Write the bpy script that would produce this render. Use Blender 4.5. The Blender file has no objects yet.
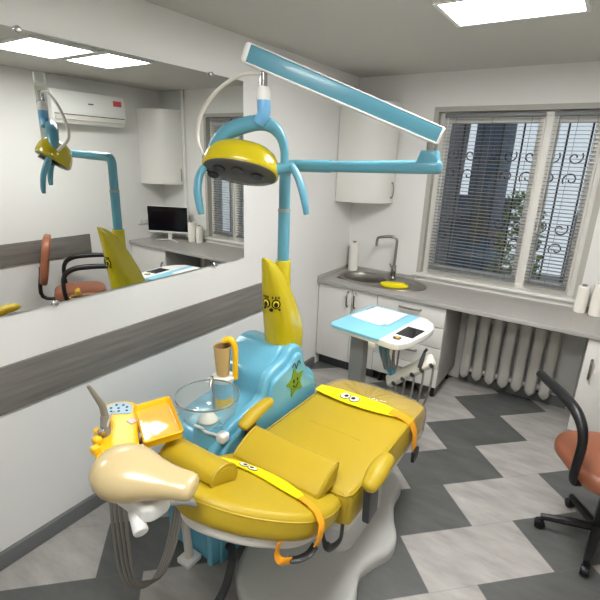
import bpy, bmesh, math, random
from mathutils import Vector, Matrix
from mathutils.bvhtree import BVHTree
random.seed(7)
C = bpy.context.scene.collection
PI = math.pi
V = Vector

# ------------------------------------------------------------------ materials
def s2l(c):
    return tuple((v/255/12.92 if v/255 <= .04045 else ((v/255+.055)/1.055)**2.4) for v in c)

def mat(name, rgb, rough=.5, metal=0., bump=0., bscale=200., coat=0., trans=0., ior=1.45, spec=.5, vary=0., vscale=3.):
    m = bpy.data.materials.new(name); m.use_nodes = True
    nt = m.node_tree; b = nt.nodes['Principled BSDF']
    col = s2l(rgb)
    b.inputs['Base Color'].default_value = (*col, 1)
    b.inputs['Roughness'].default_value = rough
    b.inputs['Metallic'].default_value = metal
    b.inputs['IOR'].default_value = ior
    b.inputs['Specular IOR Level'].default_value = spec
    b.inputs['Coat Weight'].default_value = coat
    b.inputs['Coat Roughness'].default_value = .08
    b.inputs['Transmission Weight'].default_value = trans
    tc = nt.nodes.new('ShaderNodeTexCoord')
    if vary:
        n = nt.nodes.new('ShaderNodeTexNoise'); n.inputs['Scale'].default_value = vscale; n.inputs['Detail'].default_value = 6
        nt.links.new(tc.outputs['Object'], n.inputs['Vector'])
        r = nt.nodes.new('ShaderNodeMapRange'); r.inputs[3].default_value = 1-vary; r.inputs[4].default_value = 1+vary
        nt.links.new(n.outputs['Fac'], r.inputs[0])
        mx = nt.nodes.new('ShaderNodeVectorMath'); mx.operation = 'SCALE'; mx.inputs[0].default_value = col
        nt.links.new(r.outputs[0], mx.inputs['Scale']); nt.links.new(mx.outputs[0], b.inputs['Base Color'])
    if bump:
        n = nt.nodes.new('ShaderNodeTexNoise'); n.inputs['Scale'].default_value = bscale; n.inputs['Detail'].default_value = 4
        nt.links.new(tc.outputs['Object'], n.inputs['Vector'])
        bp = nt.nodes.new('ShaderNodeBump'); bp.inputs['Strength'].default_value = bump; bp.inputs['Distance'].default_value = .003
        nt.links.new(n.outputs['Fac'], bp.inputs['Height']); nt.links.new(bp.outputs[0], b.inputs['Normal'])
    return m

def glass_sheet(name, tint, refl_rough=.02, haze=0.):
    """thin clear sheet: transparent with a Fresnel reflection (and some milky diffuse)"""
    m = bpy.data.materials.new(name); m.use_nodes = True
    nt = m.node_tree; nt.nodes.clear()
    out = nt.nodes.new('ShaderNodeOutputMaterial')
    t = nt.nodes.new('ShaderNodeBsdfTransparent'); t.inputs[0].default_value = (*tint, 1)
    g = nt.nodes.new('ShaderNodeBsdfGlossy'); g.inputs['Roughness'].default_value = refl_rough
    lw = nt.nodes.new('ShaderNodeLayerWeight'); lw.inputs[0].default_value = .5
    pw = nt.nodes.new('ShaderNodeMath'); pw.operation = 'POWER'; pw.inputs[1].default_value = 4; nt.links.new(lw.outputs['Facing'], pw.inputs[0])
    f = nt.nodes.new('ShaderNodeMath'); f.operation = 'MULTIPLY_ADD'; f.inputs[1].default_value = .6; f.inputs[2].default_value = .04; nt.links.new(pw.outputs[0], f.inputs[0])
    mx = nt.nodes.new('ShaderNodeMixShader')
    src = t
    if haze:
        d = nt.nodes.new('ShaderNodeBsdfDiffuse'); d.inputs[0].default_value = (*tint, 1)
        m2 = nt.nodes.new('ShaderNodeMixShader'); m2.inputs[0].default_value = haze
        nt.links.new(t.outputs[0], m2.inputs[1]); nt.links.new(d.outputs[0], m2.inputs[2]); src = m2
    nt.links.new(f.outputs[0], mx.inputs[0]); nt.links.new(src.outputs[0], mx.inputs[1]); nt.links.new(g.outputs[0], mx.inputs[2])
    nt.links.new(mx.outputs[0], out.inputs[0])
    return m

def emit(name, rgb, strength):
    m = bpy.data.materials.new(name); m.use_nodes = True
    nt = m.node_tree; nt.nodes.clear()
    out = nt.nodes.new('ShaderNodeOutputMaterial'); e = nt.nodes.new('ShaderNodeEmission')
    e.inputs[0].default_value = (*rgb, 1); e.inputs[1].default_value = strength
    nt.links.new(e.outputs[0], out.inputs[0]); return m

MT = dict(
 wall=mat('wall_paint', (226,225,222), .6, bump=.04, bscale=120),
 ceiling=mat('ceiling_paint', (196,194,189), .75),
 band=mat('grey_wood_band', (112,108,102), .45),
 base=mat('grey_baseboard', (104,106,106), .5),
 yellow=mat('yellow_vinyl', (184,157,33), .42, bump=.12, bscale=260, vary=.05, vscale=4),
 yellow_gloss=mat('yellow_gloss_plastic', (190,173,18), .22, coat=.4),
 strap_yellow=mat('bright_yellow_band', (246,226,8), .45),
 orange=mat('orange_webbing', (240,160,22), .6, bump=.3, bscale=600),
 tray_yellow=mat('warm_yellow_plastic', (244,190,20), .3),
 tray_orange=mat('amber_plastic', (236,178,60), .3),
 blue=mat('sky_blue_plastic', (106,176,202), .22, coat=.3),
 armblue=mat('lamp_blue_paint', (88,150,169), .34, coat=.15),
 elbow=mat('elbow_blue_plastic', (112,172,214), .28),
 tabletop=mat('table_blue_plastic', (132,198,222), .3),
 white=mat('white_plastic', (228,228,224), .35),
 offwhite=mat('off_white_plastic', (214,210,200), .4),
 cabinet=mat('white_gloss_laminate', (222,220,215), .22, coat=.2),
 cab_side=mat('grey_cabinet_side', (168,166,162), .45),
 counter=mat('grey_stone_laminate', (164,160,154), .35, vary=.08, vscale=40),
 steel=mat('brushed_steel', (150,146,140), .3, metal=1.),
 sinksteel=mat('sink_steel', (148,144,138), .32, metal=.9),
 chrome=mat('satin_chrome', (190,190,190), .2, metal=1.),
 darkmetal=mat('dark_metal', (70,70,72), .35, metal=.6),
 black=mat('black_plastic', (22,22,24), .4),
 charcoal=mat('charcoal_plastic', (62,64,66), .42),
 rimgrey=mat('smoky_rim', (120,130,130), .25),
 lens=mat('lamp_lens_grey', (70,69,67), .25),
 lensdark=mat('lamp_lens_dark', (30,30,33), .15),
 screen=mat('screen_glass', (10,13,20), .12),
 hose=mat('grey_hose', (128,124,118), .5),
 syringe=mat('grey_tool', (132,128,118), .35),
 cream=mat('cream_vinyl', (198,178,132), .3, coat=.3),
 chairbase=mat('grey_white_base', (196,196,192), .35),
 greycol=mat('grey_column', (150,150,146), .4),
 radiator=mat('radiator_enamel', (196,193,186), .4),
 frame=mat('window_pvc', (222,220,214), .35),
 reveal=mat('window_reveal', (176,173,166), .6),
 slat=mat('blind_slat', (122,124,127), .5),
 paper=mat('white_paper', (236,236,236), .8),
 roll=mat('paper_roll', (236,232,224), .9, bump=.2, bscale=150),
 sponge=mat('yellow_cloth', (240,224,6), .8, bump=.3, bscale=90),
 cup=mat('tan_paper_cup', (196,168,112), .7),
 cupin=mat('brown_cup_inside', (150,120,80), .8),
 gold=mat('yellow_orange_plastic', (240,188,24), .35),
 green=mat('green_sticker', (112,150,40), .4),
 eye_white=mat('eye_white', (244,244,240), .4),
 ink=mat('black_ink', (14,14,14), .5),
 red=mat('red_sticker', (206,84,84), .5),
 pinkpaper=mat('pink_sticker', (214,190,196), .6),
 panel=mat('pale_blue_panel', (168,196,214), .4),
 brown=mat('brown_leatherette', (150,92,66), .42, bump=.1),
 bark=mat('tree_bark', (104,102,104), .9, bump=1., bscale=30, vary=.35, vscale=14),
 leaf=mat('shrub_leaf', (92,120,62), .6, vary=.3, vscale=5),
 iron=mat('black_iron', (24,24,26), .5),
 facade=mat('slate_facade', (66,74,90), .8, vary=.12, vscale=2),
 pale_facade=mat('pale_facade', (214,216,220), .8),
 ground=mat('outdoor_ground', (120,118,112), .9),
 mirror=mat('mirror_silver', (226,228,226), 0.0, metal=1.),
 pane=glass_sheet('window_glass', (.92,.95,.95)),
 bowl=glass_sheet('smoky_bowl_glass', (.84,.90,.90), .1, .10),
 film=glass_sheet('clear_yellowish_film', (.97,.95,.84), .06, .07),
 lamp=emit('lamp_diffuser', (1,.99,.975), 21.),
)

def floor_mat():
    m = bpy.data.materials.new('diagonal_floor_tiles'); m.use_nodes = True
    nt = m.node_tree; b = nt.nodes['Principled BSDF']; L = nt.links.new
    tc = nt.nodes.new('ShaderNodeTexCoord'); sp = nt.nodes.new('ShaderNodeSeparateXYZ'); L(tc.outputs['Object'], sp.inputs[0])
    def mth(op, a, c=None, cl=False):
        n = nt.nodes.new('ShaderNodeMath'); n.operation = op; n.use_clamp = cl
        for i, v in enumerate((a, c)):
            if v is None: continue
            if isinstance(v, (int, float)): n.inputs[i].default_value = v
            else: L(v, n.inputs[i])
        return n.outputs[0]
    x, y = sp.outputs[0], sp.outputs[1]; q = 1/math.sqrt(2)
    a = mth('MULTIPLY', mth('ADD', x, y), q); bb = mth('MULTIPLY', mth('SUBTRACT', x, y), q)
    rowf = mth('DIVIDE', mth('SUBTRACT', bb, 1.222), .3425)
    row = mth('FLOOR', rowf); rfr = mth('FRACT', rowf)
    al = mth('DIVIDE', mth('ADD', mth('SUBTRACT', a, .667), mth('MULTIPLY', row, .437)), 1.35)
    fr = mth('FRACT', al)
    dark = mth('LESS_THAN', fr, .487)
    # joints
    g1 = mth('LESS_THAN', rfr, .012)
    j0 = mth('LESS_THAN', fr, .003); j1 = mth('LESS_THAN', mth('ABSOLUTE', mth('SUBTRACT', fr, .487)), .002)
    joint = mth('MAXIMUM', g1, mth('MAXIMUM', j0, j1))
    # streaks
    mp = nt.nodes.new('ShaderNodeMapping'); mp.inputs['Rotation'].default_value = (0,0,-PI/4); mp.inputs['Scale'].default_value = (1.6,5,1)
    L(tc.outputs['Object'], mp.inputs[0])
    no = nt.nodes.new('ShaderNodeTexNoise'); no.inputs['Scale'].default_value = 2.2; no.inputs['Detail'].default_value = 8; no.inputs['Roughness'].default_value = .62
    L(mp.outputs[0], no.inputs['Vector'])
    def ramp(c0, c1):
        r = nt.nodes.new('ShaderNodeValToRGB'); r.color_ramp.elements[0].position = .32; r.color_ramp.elements[1].position = .7
        r.color_ramp.elements[0].color = (*s2l(c0),1); r.color_ramp.elements[1].color = (*s2l(c1),1); L(no.outputs['Fac'], r.inputs[0]); return r.outputs[0]
    lt = ramp((152,148,144), (182,179,174)); dk = ramp((82,84,82), (98,99,97))
    mx = nt.nodes.new('ShaderNodeMix'); mx.data_type = 'RGBA'; L(dark, mx.inputs[0]); L(lt, mx.inputs[6]); L(dk, mx.inputs[7])
    m2 = nt.nodes.new('ShaderNodeMix'); m2.data_type = 'RGBA'; L(mth('MULTIPLY', joint, .35), m2.inputs[0]); L(mx.outputs[2], m2.inputs[6]); m2.inputs[7].default_value = (.16,.155,.15,1)
    L(m2.outputs[2], b.inputs['Base Color']); b.inputs['Roughness'].default_value = .42
    return m
MT['floor'] = floor_mat()

def band_mat(m):
    nt = m.node_tree; b = nt.nodes['Principled BSDF']; L = nt.links.new
    tc = nt.nodes.new('ShaderNodeTexCoord'); mp = nt.nodes.new('ShaderNodeMapping'); mp.inputs['Scale'].default_value = (1,.8,14)
    L(tc.outputs['Object'], mp.inputs[0]); no = nt.nodes.new('ShaderNodeTexNoise'); no.inputs['Scale'].default_value = 3; no.inputs['Detail'].default_value = 8
    L(mp.outputs[0], no.inputs['Vector']); r = nt.nodes.new('ShaderNodeValToRGB')
    r.color_ramp.elements[0].position = .3; r.color_ramp.elements[1].position = .75
    r.color_ramp.elements[0].color = (*s2l((106,102,97)),1); r.color_ramp.elements[1].color = (*s2l((132,128,122)),1)
    L(no.outputs['Fac'], r.inputs[0]); L(r.outputs[0], b.inputs['Base Color'])
band_mat(MT['band'])

# ------------------------------------------------------------------ mesh helpers
ORG = {}
class M:
    def __init__(s): s.bm = bmesh.new()
    def _xf(s, vs, mx):
        if mx is not None: bmesh.ops.transform(s.bm, matrix=mx, verts=vs)
    def box(s, c, size, bev=0., mx=None, seg=3):
        t = bmesh.new(); bmesh.ops.create_cube(t, size=1)
        bmesh.ops.scale(t, vec=V(size), verts=t.verts)
        if bev: bmesh.ops.bevel(t, geom=t.edges[:], offset=bev, segments=seg, profile=.5, affect='EDGES')
        bmesh.ops.translate(t, vec=V(c), verts=t.verts)
        if mx is not None: bmesh.ops.transform(t, matrix=mx, verts=t.verts)
        s.join(t); return s
    def join(s, t):
        me = bpy.data.meshes.new('t'); t.to_mesh(me); t.free(); s.bm.from_mesh(me); bpy.data.meshes.remove(me)
    def rings(s, rings, cap=True, closed=False, loop=True):
        R = [[s.bm.verts.new(p) for p in r] for r in rings]; n = len(R[0])
        pairs = list(zip(R, R[1:])) + ([(R[-1], R[0])] if closed else [])
        for a, b in pairs:
            for i in range(n if loop else n-1):
                j = (i+1) % n
                try: s.bm.faces.new((a[i], a[j], b[j], b[i]))
                except ValueError: pass
        if cap and not closed:
            s.bm.faces.new(R[0][::-1]); s.bm.faces.new(R[-1])
        return s
    def tube(s, pts, r, n=12, smooth=0, closed=False, flat=1., up=None):
        """r: radius or list of radii; flat: thickness ratio across the second axis"""
        pts = [V(p) for p in pts]; rr = r if isinstance(r, (list, tuple)) else [r]*len(pts)
        if smooth:
            P, Q = [], []; N = len(pts); last = N if closed else N-1
            for i in range(last):
                p0 = pts[(i-1) % N] if closed or i > 0 else pts[0]*2-pts[1]
                p1, p2 = pts[i], pts[(i+1) % N]
                p3 = pts[(i+2) % N] if closed or i+2 < N else pts[-1]*2-pts[-2]
                for k in range(smooth):
                    t = k/smooth
                    P.append(.5*((2*p1)+(p2-p0)*t+(2*p0-5*p1+4*p2-p3)*t*t+(3*p1-p0-3*p2+p3)*t**3))
                    Q.append(rr[i]*(1-t)+rr[(i+1) % N]*t)
            if not closed: P.append(pts[-1]); Q.append(rr[-1])
            pts, rr = P, Q
        N = len(pts); rings = []; prev = V(up) if up else None
        for i, p in enumerate(pts):
            if closed: t = pts[(i+1) % N]-pts[i-1]
            else: t = pts[min(i+1, N-1)]-pts[max(i-1, 0)]
            t.normalize()
            if prev is None: prev = V((0,0,1)) if abs(t.z) < .9 else V((1,0,0))
            a = prev-t*prev.dot(t)
            if a.length < 1e-6: a = t.orthogonal()
            a.normalize(); b = t.cross(a)
            if not up: prev = a
            rings.append([p+rr[i]*(math.cos(2*PI*k/n)*a*flat+math.sin(2*PI*k/n)*b) for k in range(n)])
        return s.rings(rings, closed=closed)
    def lathe(s, prof, c=(0,0,0), n=32, mx=None, cap=True):
        rings = [[V((r*math.cos(2*PI*k/n), r*math.sin(2*PI*k/n), z)) for k in range(n)] for r, z in prof]
        m = Matrix.Translation(V(c)) if mx is None else mx
        rings = [[m @ p for p in r] for r in rings]
        return s.rings(rings, cap=cap)
    def cyl(s, a, b, r, r2=None, n=24, bev=0.):
        a, b = V(a), V(b); r2 = r if r2 is None else r2; d = (b-a); L = d.length; q = d.to_track_quat('Z', 'Y').to_matrix().to_4x4()
        prof = [(r,0),(r2,L)] if not bev else [(max(r-bev,1e-4),0),(r-bev*.3,bev*.3),(r,bev),(r2,L-bev),(r2-bev*.3,L-bev*.3),(max(r2-bev,1e-4),L)]
        return s.lathe(prof, n=n, mx=Matrix.Translation(a) @ q)
    def pad(s, out, z0, z1, rb=0., rt=.01, crown=0., mx=None, n=5, crings=4):
        """soft slab: outline (ccw), rounded lower and upper rims, crowned top"""
        out = [V((p[0], p[1])) for p in out]; N = len(out); nor = []
        for i in range(N):
            e1 = (out[i]-out[i-1]).normalized(); e2 = (out[(i+1) % N]-out[i]).normalized()
            m_ = V((e1.y+e2.y, -e1.x-e2.x))
            nor.append(m_.normalized() if m_.length > 1e-6 else V((e1.y,-e1.x)))
        def ring(ins, z): return [V((p.x-q.x*ins, p.y-q.y*ins, z)) for p, q in zip(out, nor)]
        R = []
        if rb: R += [ring(rb*(1-math.sin(PI/2*k/n)), z0+rb*(1-math.cos(PI/2*k/n))) for k in range(n+1)]
        else: R.append(ring(0, z0))
        R += [ring(rt*(1-math.cos(PI/2*k/n)), z1-rt+rt*math.sin(PI/2*k/n)) for k in range(n+1)]
        top = R[-1]; c = sum(top, V((0,0,0)))/N
        if crown:
            for k in range(1, crings+1):
                f = 1-k/(crings+.6)
                R.append([V((c.x+(p.x-c.x)*f, c.y+(p.y-c.y)*f, z1+crown*(1-f*f))) for p in top])
        if mx is not None: R = [[mx @ p for p in r] for r in R]
        return s.rings(R)
    def prism(s, poly, axis, a, b, bev=0., seg=3):
        """poly in the two other axes (x->yz, y->xz, z->xy), extruded a..b"""
        t = bmesh.new()
        def P(p, h): return {'x': V((h,p[0],p[1])), 'y': V((p[0],h,p[1])), 'z': V((p[0],p[1],h))}[axis]
        A = [t.verts.new(P(p,a)) for p in poly]; B = [t.verts.new(P(p,b)) for p in poly]; N = len(poly)
        t.faces.new(A[::-1]); t.faces.new(B)
        for i in range(N): t.faces.new((A[i], A[(i+1)%N], B[(i+1)%N], B[i]))
        bmesh.ops.recalc_face_normals(t, faces=t.faces)
        if bev:
            ed = [e for e in t.edges if (e.verts[0] in A) == (e.verts[1] in A)]
            bmesh.ops.bevel(t, geom=ed, offset=bev, segments=seg, profile=.5, affect='EDGES')
        s.join(t); return s
    def build(s, name, m, parent=None, smooth=True, ang=38, org=None):
        bm = s.bm; bmesh.ops.remove_doubles(bm, verts=bm.verts, dist=1e-5)
        bmesh.ops.recalc_face_normals(bm, faces=bm.faces)
        o_ = V((0,0,0))
        if parent is not None: o_ = ORG[parent.name]
        elif org is not None: o_ = V(org)
        bmesh.ops.translate(bm, vec=-o_, verts=bm.verts)
        for f in bm.faces: f.smooth = smooth
        if smooth:
            for e in bm.edges:
                if len(e.link_faces) == 2 and e.calc_face_angle(0) > math.radians(ang): e.smooth = False
        me = bpy.data.meshes.new(name); bm.to_mesh(me); bm.free()
        ob = bpy.data.objects.new(name, me); C.objects.link(ob)
        ms = m if isinstance(m, (list, tuple)) else [m]
        for k in ms: me.materials.append(MT[k] if isinstance(k, str) else k)
        if parent is not None: ob.parent = parent
        else: ob.location = o_
        ORG[ob.name] = o_
        return ob

def tag(o, label, cat, group=None):
    o['label'] = label; o['category'] = cat
    if group: o['group'] = group
    return o
def thing(name, loc, label, cat, group=None):
    o = bpy.data.objects.new(name, None); C.objects.link(o); o.location = loc; o.empty_display_size = .1
    ORG[o.name] = V(loc); return tag(o, label, cat, group)
def struct(o): o['kind'] = 'structure'; return o
def rrect(cx, cy, w, h, r, n=6, rot=0.):
    pts = []
    for (sx, sy, a0) in ((1,1,0),(-1,1,90),(-1,-1,180),(1,-1,270)):
        for k in range(n+1):
            a = math.radians(a0+90*k/n); pts.append(((w/2-r)*sx+r*math.cos(a), (h/2-r)*sy+r*math.sin(a)))
    c, s = math.cos(rot), math.sin(rot)
    return [(cx+x*c-y*s, cy+x*s+y*c) for x, y in pts]
def spline(pts, n=6, closed=True):
    P = []; N = len(pts); pts = [V((*p, 0)) if len(p) == 2 else V(p) for p in pts]
    for i in range(N if closed else N-1):
        p0 = pts[(i-1) % N] if closed or i else pts[0]*2-pts[1]
        p1, p2 = pts[i], pts[(i+1) % N]; p3 = pts[(i+2) % N] if closed or i+2 < N else pts[-1]*2-pts[-2]
        for k in range(n):
            t = k/n; q = .5*((2*p1)+(p2-p0)*t+(2*p0-5*p1+4*p2-p3)*t*t+(3*p1-p0-3*p2+p3)*t**3); P.append(q)
    if not closed: P.append(pts[-1])
    return P
def ellipse(cx, cy, a, b, n=20): return [(cx+a*math.cos(2*PI*k/n), cy+b*math.sin(2*PI*k/n)) for k in range(n)]
def frame(o, x, z):
    x = V(x).normalized(); z = V(z); z = (z-x*z.dot(x)).normalized(); y = z.cross(x)
    return Matrix(((x.x,y.x,z.x,o[0]),(x.y,y.y,z.y,o[1]),(x.z,y.z,z.z,o[2]),(0,0,0,1)))
def bvh(ob):
    ms = [ob.matrix_world if ob.parent is None else Matrix.Translation(ORG[ob.name])][0]
    ms = Matrix.Translation(ORG[ob.name]); me = ob.data
    return BVHTree.FromPolygons([ms @ v.co for v in me.vertices], [p.vertices[:] for p in me.polygons])
def strip(m, rows):
    """cloth strip with thickness; rows = list of (left, right, normal)"""
    t = .0025; rings = []
    for a, b, nn in rows:
        a, b, nn = V(a), V(b), V(nn).normalized()
        rings.append([a, b, b+nn*t*2, a+nn*t*2])
    return m.rings(rings)

# ------------------------------------------------------------------ camera
CAM = V((2.1111, -4.1034, 1.9698)); yaw, pit, rol = -.5807, .3090, .0355
fw = V((math.sin(yaw)*math.cos(pit), math.cos(yaw)*math.cos(pit), -math.sin(pit)))
rt = V((math.cos(yaw), -math.sin(yaw), 0)); up = rt.cross(fw)
r_ = rt*math.cos(rol)+up*math.sin(rol); u_ = -rt*math.sin(rol)+up*math.cos(rol)
cam = bpy.data.cameras.new('camera'); co = bpy.data.objects.new('camera', cam); C.objects.link(co)
co.matrix_world = Matrix(((r_.x,u_.x,-fw.x,CAM.x),(r_.y,u_.y,-fw.y,CAM.y),(r_.z,u_.z,-fw.z,CAM.z),(0,0,0,1)))
cam.sensor_width = 36; cam.sensor_fit = 'HORIZONTAL'; cam.lens = 36*448.6/600; cam.clip_start = .02
bpy.context.scene.camera = co

# ------------------------------------------------------------------ room shell
XR, YF, H = 2.85, -5.3, 2.687
WX0, WX1, WZ0, WZ1 = .735, 2.08, .93, 2.415          # window opening
struct(M().box((XR/2, YF/2, -.05), (XR+.6, -YF+.6, .1)).build('floor', 'floor', smooth=False))
struct(M().box((XR/2, YF/2, H+.05), (XR+.6, -YF+.6, .1)).build('ceiling', 'ceiling', smooth=False))
struct(M().box((-.15, YF/2, H/2), (.3, -YF+.6, H)).build('wall_left', 'wall', smooth=False))
struct(M().box((XR+.15, YF/2, H/2), (.3, -YF+.6, H)).build('wall_right', 'wall', smooth=False))
struct(M().box((XR/2, YF-.15, H/2), (XR, .3, H)).build('wall_front', 'wall', smooth=False))
w = M()
w.box((WX0/2, .15, H/2), (WX0, .3, H)); w.box(((WX1+XR)/2, .15, H/2), (XR-WX1, .3, H))
w.box(((WX0+WX1)/2, .15, WZ0/2), (WX1-WX0, .3, WZ0)); w.box(((WX0+WX1)/2, .15, (WZ1+H)/2), (WX1-WX0, .3, H-WZ1))
struct(w.build('wall_back', 'wall', smooth=False))
struct(M().box((.012, YF/2-.31, .045), (.024, -YF-.62, .09), .004).build('baseboard_left', 'base'))
struct(M().box((XR-.012, (YF-.62)/2, .045), (.024, -YF-.62, .09), .004).build('baseboard_right', 'base'))
struct(M().box(((1.24+2.2)/2, -.012, .045), (.9, .024, .09), .004).build('baseboard_back', 'base'))
struct(M().box((.009, -3.36, .912), (.018, 3.87, .225), .002).build('trim_1', 'band'))
struct(M().box((XR-.009, -3.2, .92), (.018, 4.15, .225), .002).build('trim_2', 'band'))
tag(struct(M().box((2.41, -.02, 1.8), (.045, .04, 1.77), .006).build('trim_3', 'white')), 'white vertical pipe casing on the back wall', 'pipe')
# window
wn = struct(M().box((WX0+.02, .1, (WZ0+WZ1)/2), (.04, .2, WZ1-WZ0)).box((WX1-.02, .1, (WZ0+WZ1)/2), (.04, .2, WZ1-WZ0))
   .box(((WX0+WX1)/2, .1, WZ1-.02), (WX1-WX0-.08, .2, .04)).build('window_1', 'reveal', smooth=False))
fr = M(); a0, a1, z0, z1 = WX0+.04, WX1-.04, WZ0+.02, WZ1-.04; fy = .1
def rim(m, x0, x1, z0, z1, w, y, d, bev=.006):
    m.box((x0+w/2, y, (z0+z1)/2), (w, d, z1-z0), bev); m.box((x1-w/2, y, (z0+z1)/2), (w, d, z1-z0), bev)
    m.box(((x0+x1)/2, y, z0+w/2), (x1-x0-2*w+.004, d, w), bev); m.box(((x0+x1)/2, y, z1-w/2), (x1-x0-2*w+.004, d, w), bev)
rim(fr, a0, a1, z0, z1, .045, fy, .07); fr.box((1.63, fy, (z0+z1)/2), (.06, .07, z1-z0-.08), .006)
wf = fr.build('window_frame', 'frame', wn)
for x0, x1 in ((a0+.04, 1.605), (1.655, a1-.04)):
    s = M(); rim(s, x0, x1, z0+.04, z1-.04, .05, fy-.02, .06); so = s.build('window_sash', 'frame', wn)
    M().box(((x0+x1)/2, fy, (z0+z1)/2), (x1-x0-.08, .006, z1-z0-.16)).build('window_pane', 'pane', so, smooth=False)
M().box(((WX0+WX1)/2, .035, WZ0+.012), (WX1-WX0+.06, .13, .03), .006).build('window_sill', 'frame', wn)

# ------------------------------------------------------------------ blinds
def blind(x0, x1, label):
    t = thing('venetian_blind', ((x0+x1)/2, .02, 2.33), label, 'blind', 'venetian blinds in the window')
    M().box(((x0+x1)/2, .025, 2.345), (x1-x0, .03, .03), .003).build('headrail', 'slat', t)
    s = M(); z = 2.315; cx = (x0+x1)/2
    while z > 1.02:
        s.box((cx, .025, z), (x1-x0-.01, .024, .0016), mx=Matrix.Translation(V((0,.025,z))) @ Matrix.Rotation(math.radians(9), 4, 'X') @ Matrix.Translation(V((0,-.025,-z))))
        z -= .0292
    s.build('slats', 'slat', t, smooth=False)
    M().box((cx, .025, 1.01), (x1-x0-.01, .026, .016), .003).build('bottom_rail', 'slat', t)
    for k in range(3):
        x = x0+(x1-x0)*(.12+.38*k)
        M().cyl((x, .025, 2.33), (x, .025, 1.01), .0018, n=6).build('ladder_cord', 'slat', t)
    M().cyl((x0+.03, .008, 2.33), (x0+.03, .008, 1.45), .003, n=8).build('tilt_wand', 'white', t)
blind(.83, 1.60, 'grey venetian blind over the wide left sash of the window')
blind(1.66, 1.985, 'grey venetian blind over the narrow right sash of the window')

# ------------------------------------------------------------------ outdoors
g = thing('window_grille', (1.4, .45, .93), 'black wrought iron grille with scrolls outside the window', 'grille')
for k in range(9): M().cyl((.72+.17*k, .45, .9), (.72+.17*k, .45, 2.5), .008, n=8).build('upright_bar', 'iron', g)
for z in (1.0, 2.4): M().box((1.4, .45, z), (1.5, .02, .012)).build('cross_bar', 'iron', g)
for k in range(8):
    for zc, sg in ((1.35, 1), (1.95, -1)):
        cx = .805+.17*k; pts = []
        for i in range(22):
            a = i/21*2.2*PI; r = .012+.05*i/21; pts.append((cx+sg*r*math.cos(a), .45, zc+sg*.09+r*math.sin(a)*sg))
        for i in range(22):
            a = i/21*2.2*PI; r = .062-.05*i/21; 
        M().tube(pts, .006, n=6).build('scroll', 'iron', g)
        pts2 = [(2*cx-p[0], .45, 2*(zc)-p[2]) for p in pts]
        M().tube(pts2, .006, n=6).build('scroll', 'iron', g)
tag(struct(M().box((1, 4.2, -.6), (12, 7.6, .1)).build('ground', 'ground', smooth=False)), 'paved ground outside the window', 'ground')
tr = thing('street_tree', (.2, 2.0, -.55), 'grey barked tree trunk outside left of the window', 'tree')
M().tube([(.3,2,-.55),(.34,2.02,.6),(.40,2,1.7),(.44,2.03,3.0)], [.2,.14,.12,.11], n=16, smooth=6).build('trunk', 'bark', tr)
M().tube([(.3,2,1.6),(.1,2.1,2.3),(-.1,2.2,3.0)], [.07,.05,.03], n=10, smooth=5).build('branch', 'bark', tr)
bl = thing('neighbour_building', (.45, 3.6, -.55), 'dark slate building seen through the blind', 'building')
M().box((.41, 4.2, 1.7), (.42, 1.0, 4.5), .02).build('wall', 'facade', bl)
M().box((.41, 3.68, 1.2), (.26, .04, .7), .01).build('shutter', 'charcoal', bl)
b2 = thing('pale_building', (3.2, 5.6, -.55), 'dark low building further back behind the shrub', 'building')
M().box((3.2, 6.2, .3), (3.0, 1.0, 1.7), .02).build('wall', 'facade', b2)
M().box((3.2, 5.68, .5), (.7, .05, .7), .01).build('window', 'screen', b2)
b3 = thing('garden_wall', (-1.2, 5.2, -.55), 'dark grey boundary wall behind the tree', 'wall')
M().box((-1.6, 5.4, .4), (4.4, .3, 1.9), .02).build('wall_body', 'facade', b3)
sh = thing('garden_shrub', (1.5, 2.1, -.55), 'green leafy shrub outside the lower right of the window', 'shrub')
M().tube([(1.3,2.1,-.55),(1.31,2.1,.3),(1.33,2.1,1.1)], [.03,.025,.01], n=8).build('stem', 'bark', sh)
b = M()
for k in range(900):
    a = random.random()*2*PI; h = random.random(); r = .34*math.sqrt(random.random())*(1-.5*h)
    p = V((1.30+r*1.2*math.cos(a), 2.1+r*math.sin(a), -.1+1.75*h)); q = Matrix.Rotation(random.random()*6, 4, V((random.random()-.5, random.random()-.5, random.random()-.5)).normalized())
    l = .035+.03*random.random()
    pts = [p+(q @ V(v)) for v in ((-l,0,0),(0,-l*.45,.006),(l,0,0),(0,l*.45,.006))]
    b.bm.faces.new([b.bm.verts.new(v) for v in pts])
b.build('foliage', 'leaf', sh, smooth=False)

# ------------------------------------------------------------------ ceiling lights
def ceiling_light(cx, cy, w, d, label):
    t = thing('ceiling_light', (cx, cy, H), label, 'ceiling light', 'recessed ceiling light panels')
    f = M()
    for sx in (-1,1): f.box((cx+sx*(w/2-.011), cy, H-.012), (.022, d, .024), .003)
    for sy in (-1,1): f.box((cx, cy+sy*(d/2-.011), H-.012), (w-.04, .022, .024), .003)
    f.build('light_frame', 'white', t)
    M().box((cx, cy, H-.012), (w-.044, d-.044, .016)).build('diffuser', 'lamp', t, smooth=False)
ceiling_light(1.57, -1.565, .62, .43, 'glowing white ceiling panel nearest the window')
ceiling_light(1.62, -2.08, .62, .50, 'glowing white ceiling panel just behind the first panel, away from window')
ceiling_light(1.5, -3.75, .62, .62, 'glowing white ceiling panel over the head end of the dental chair')

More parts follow.
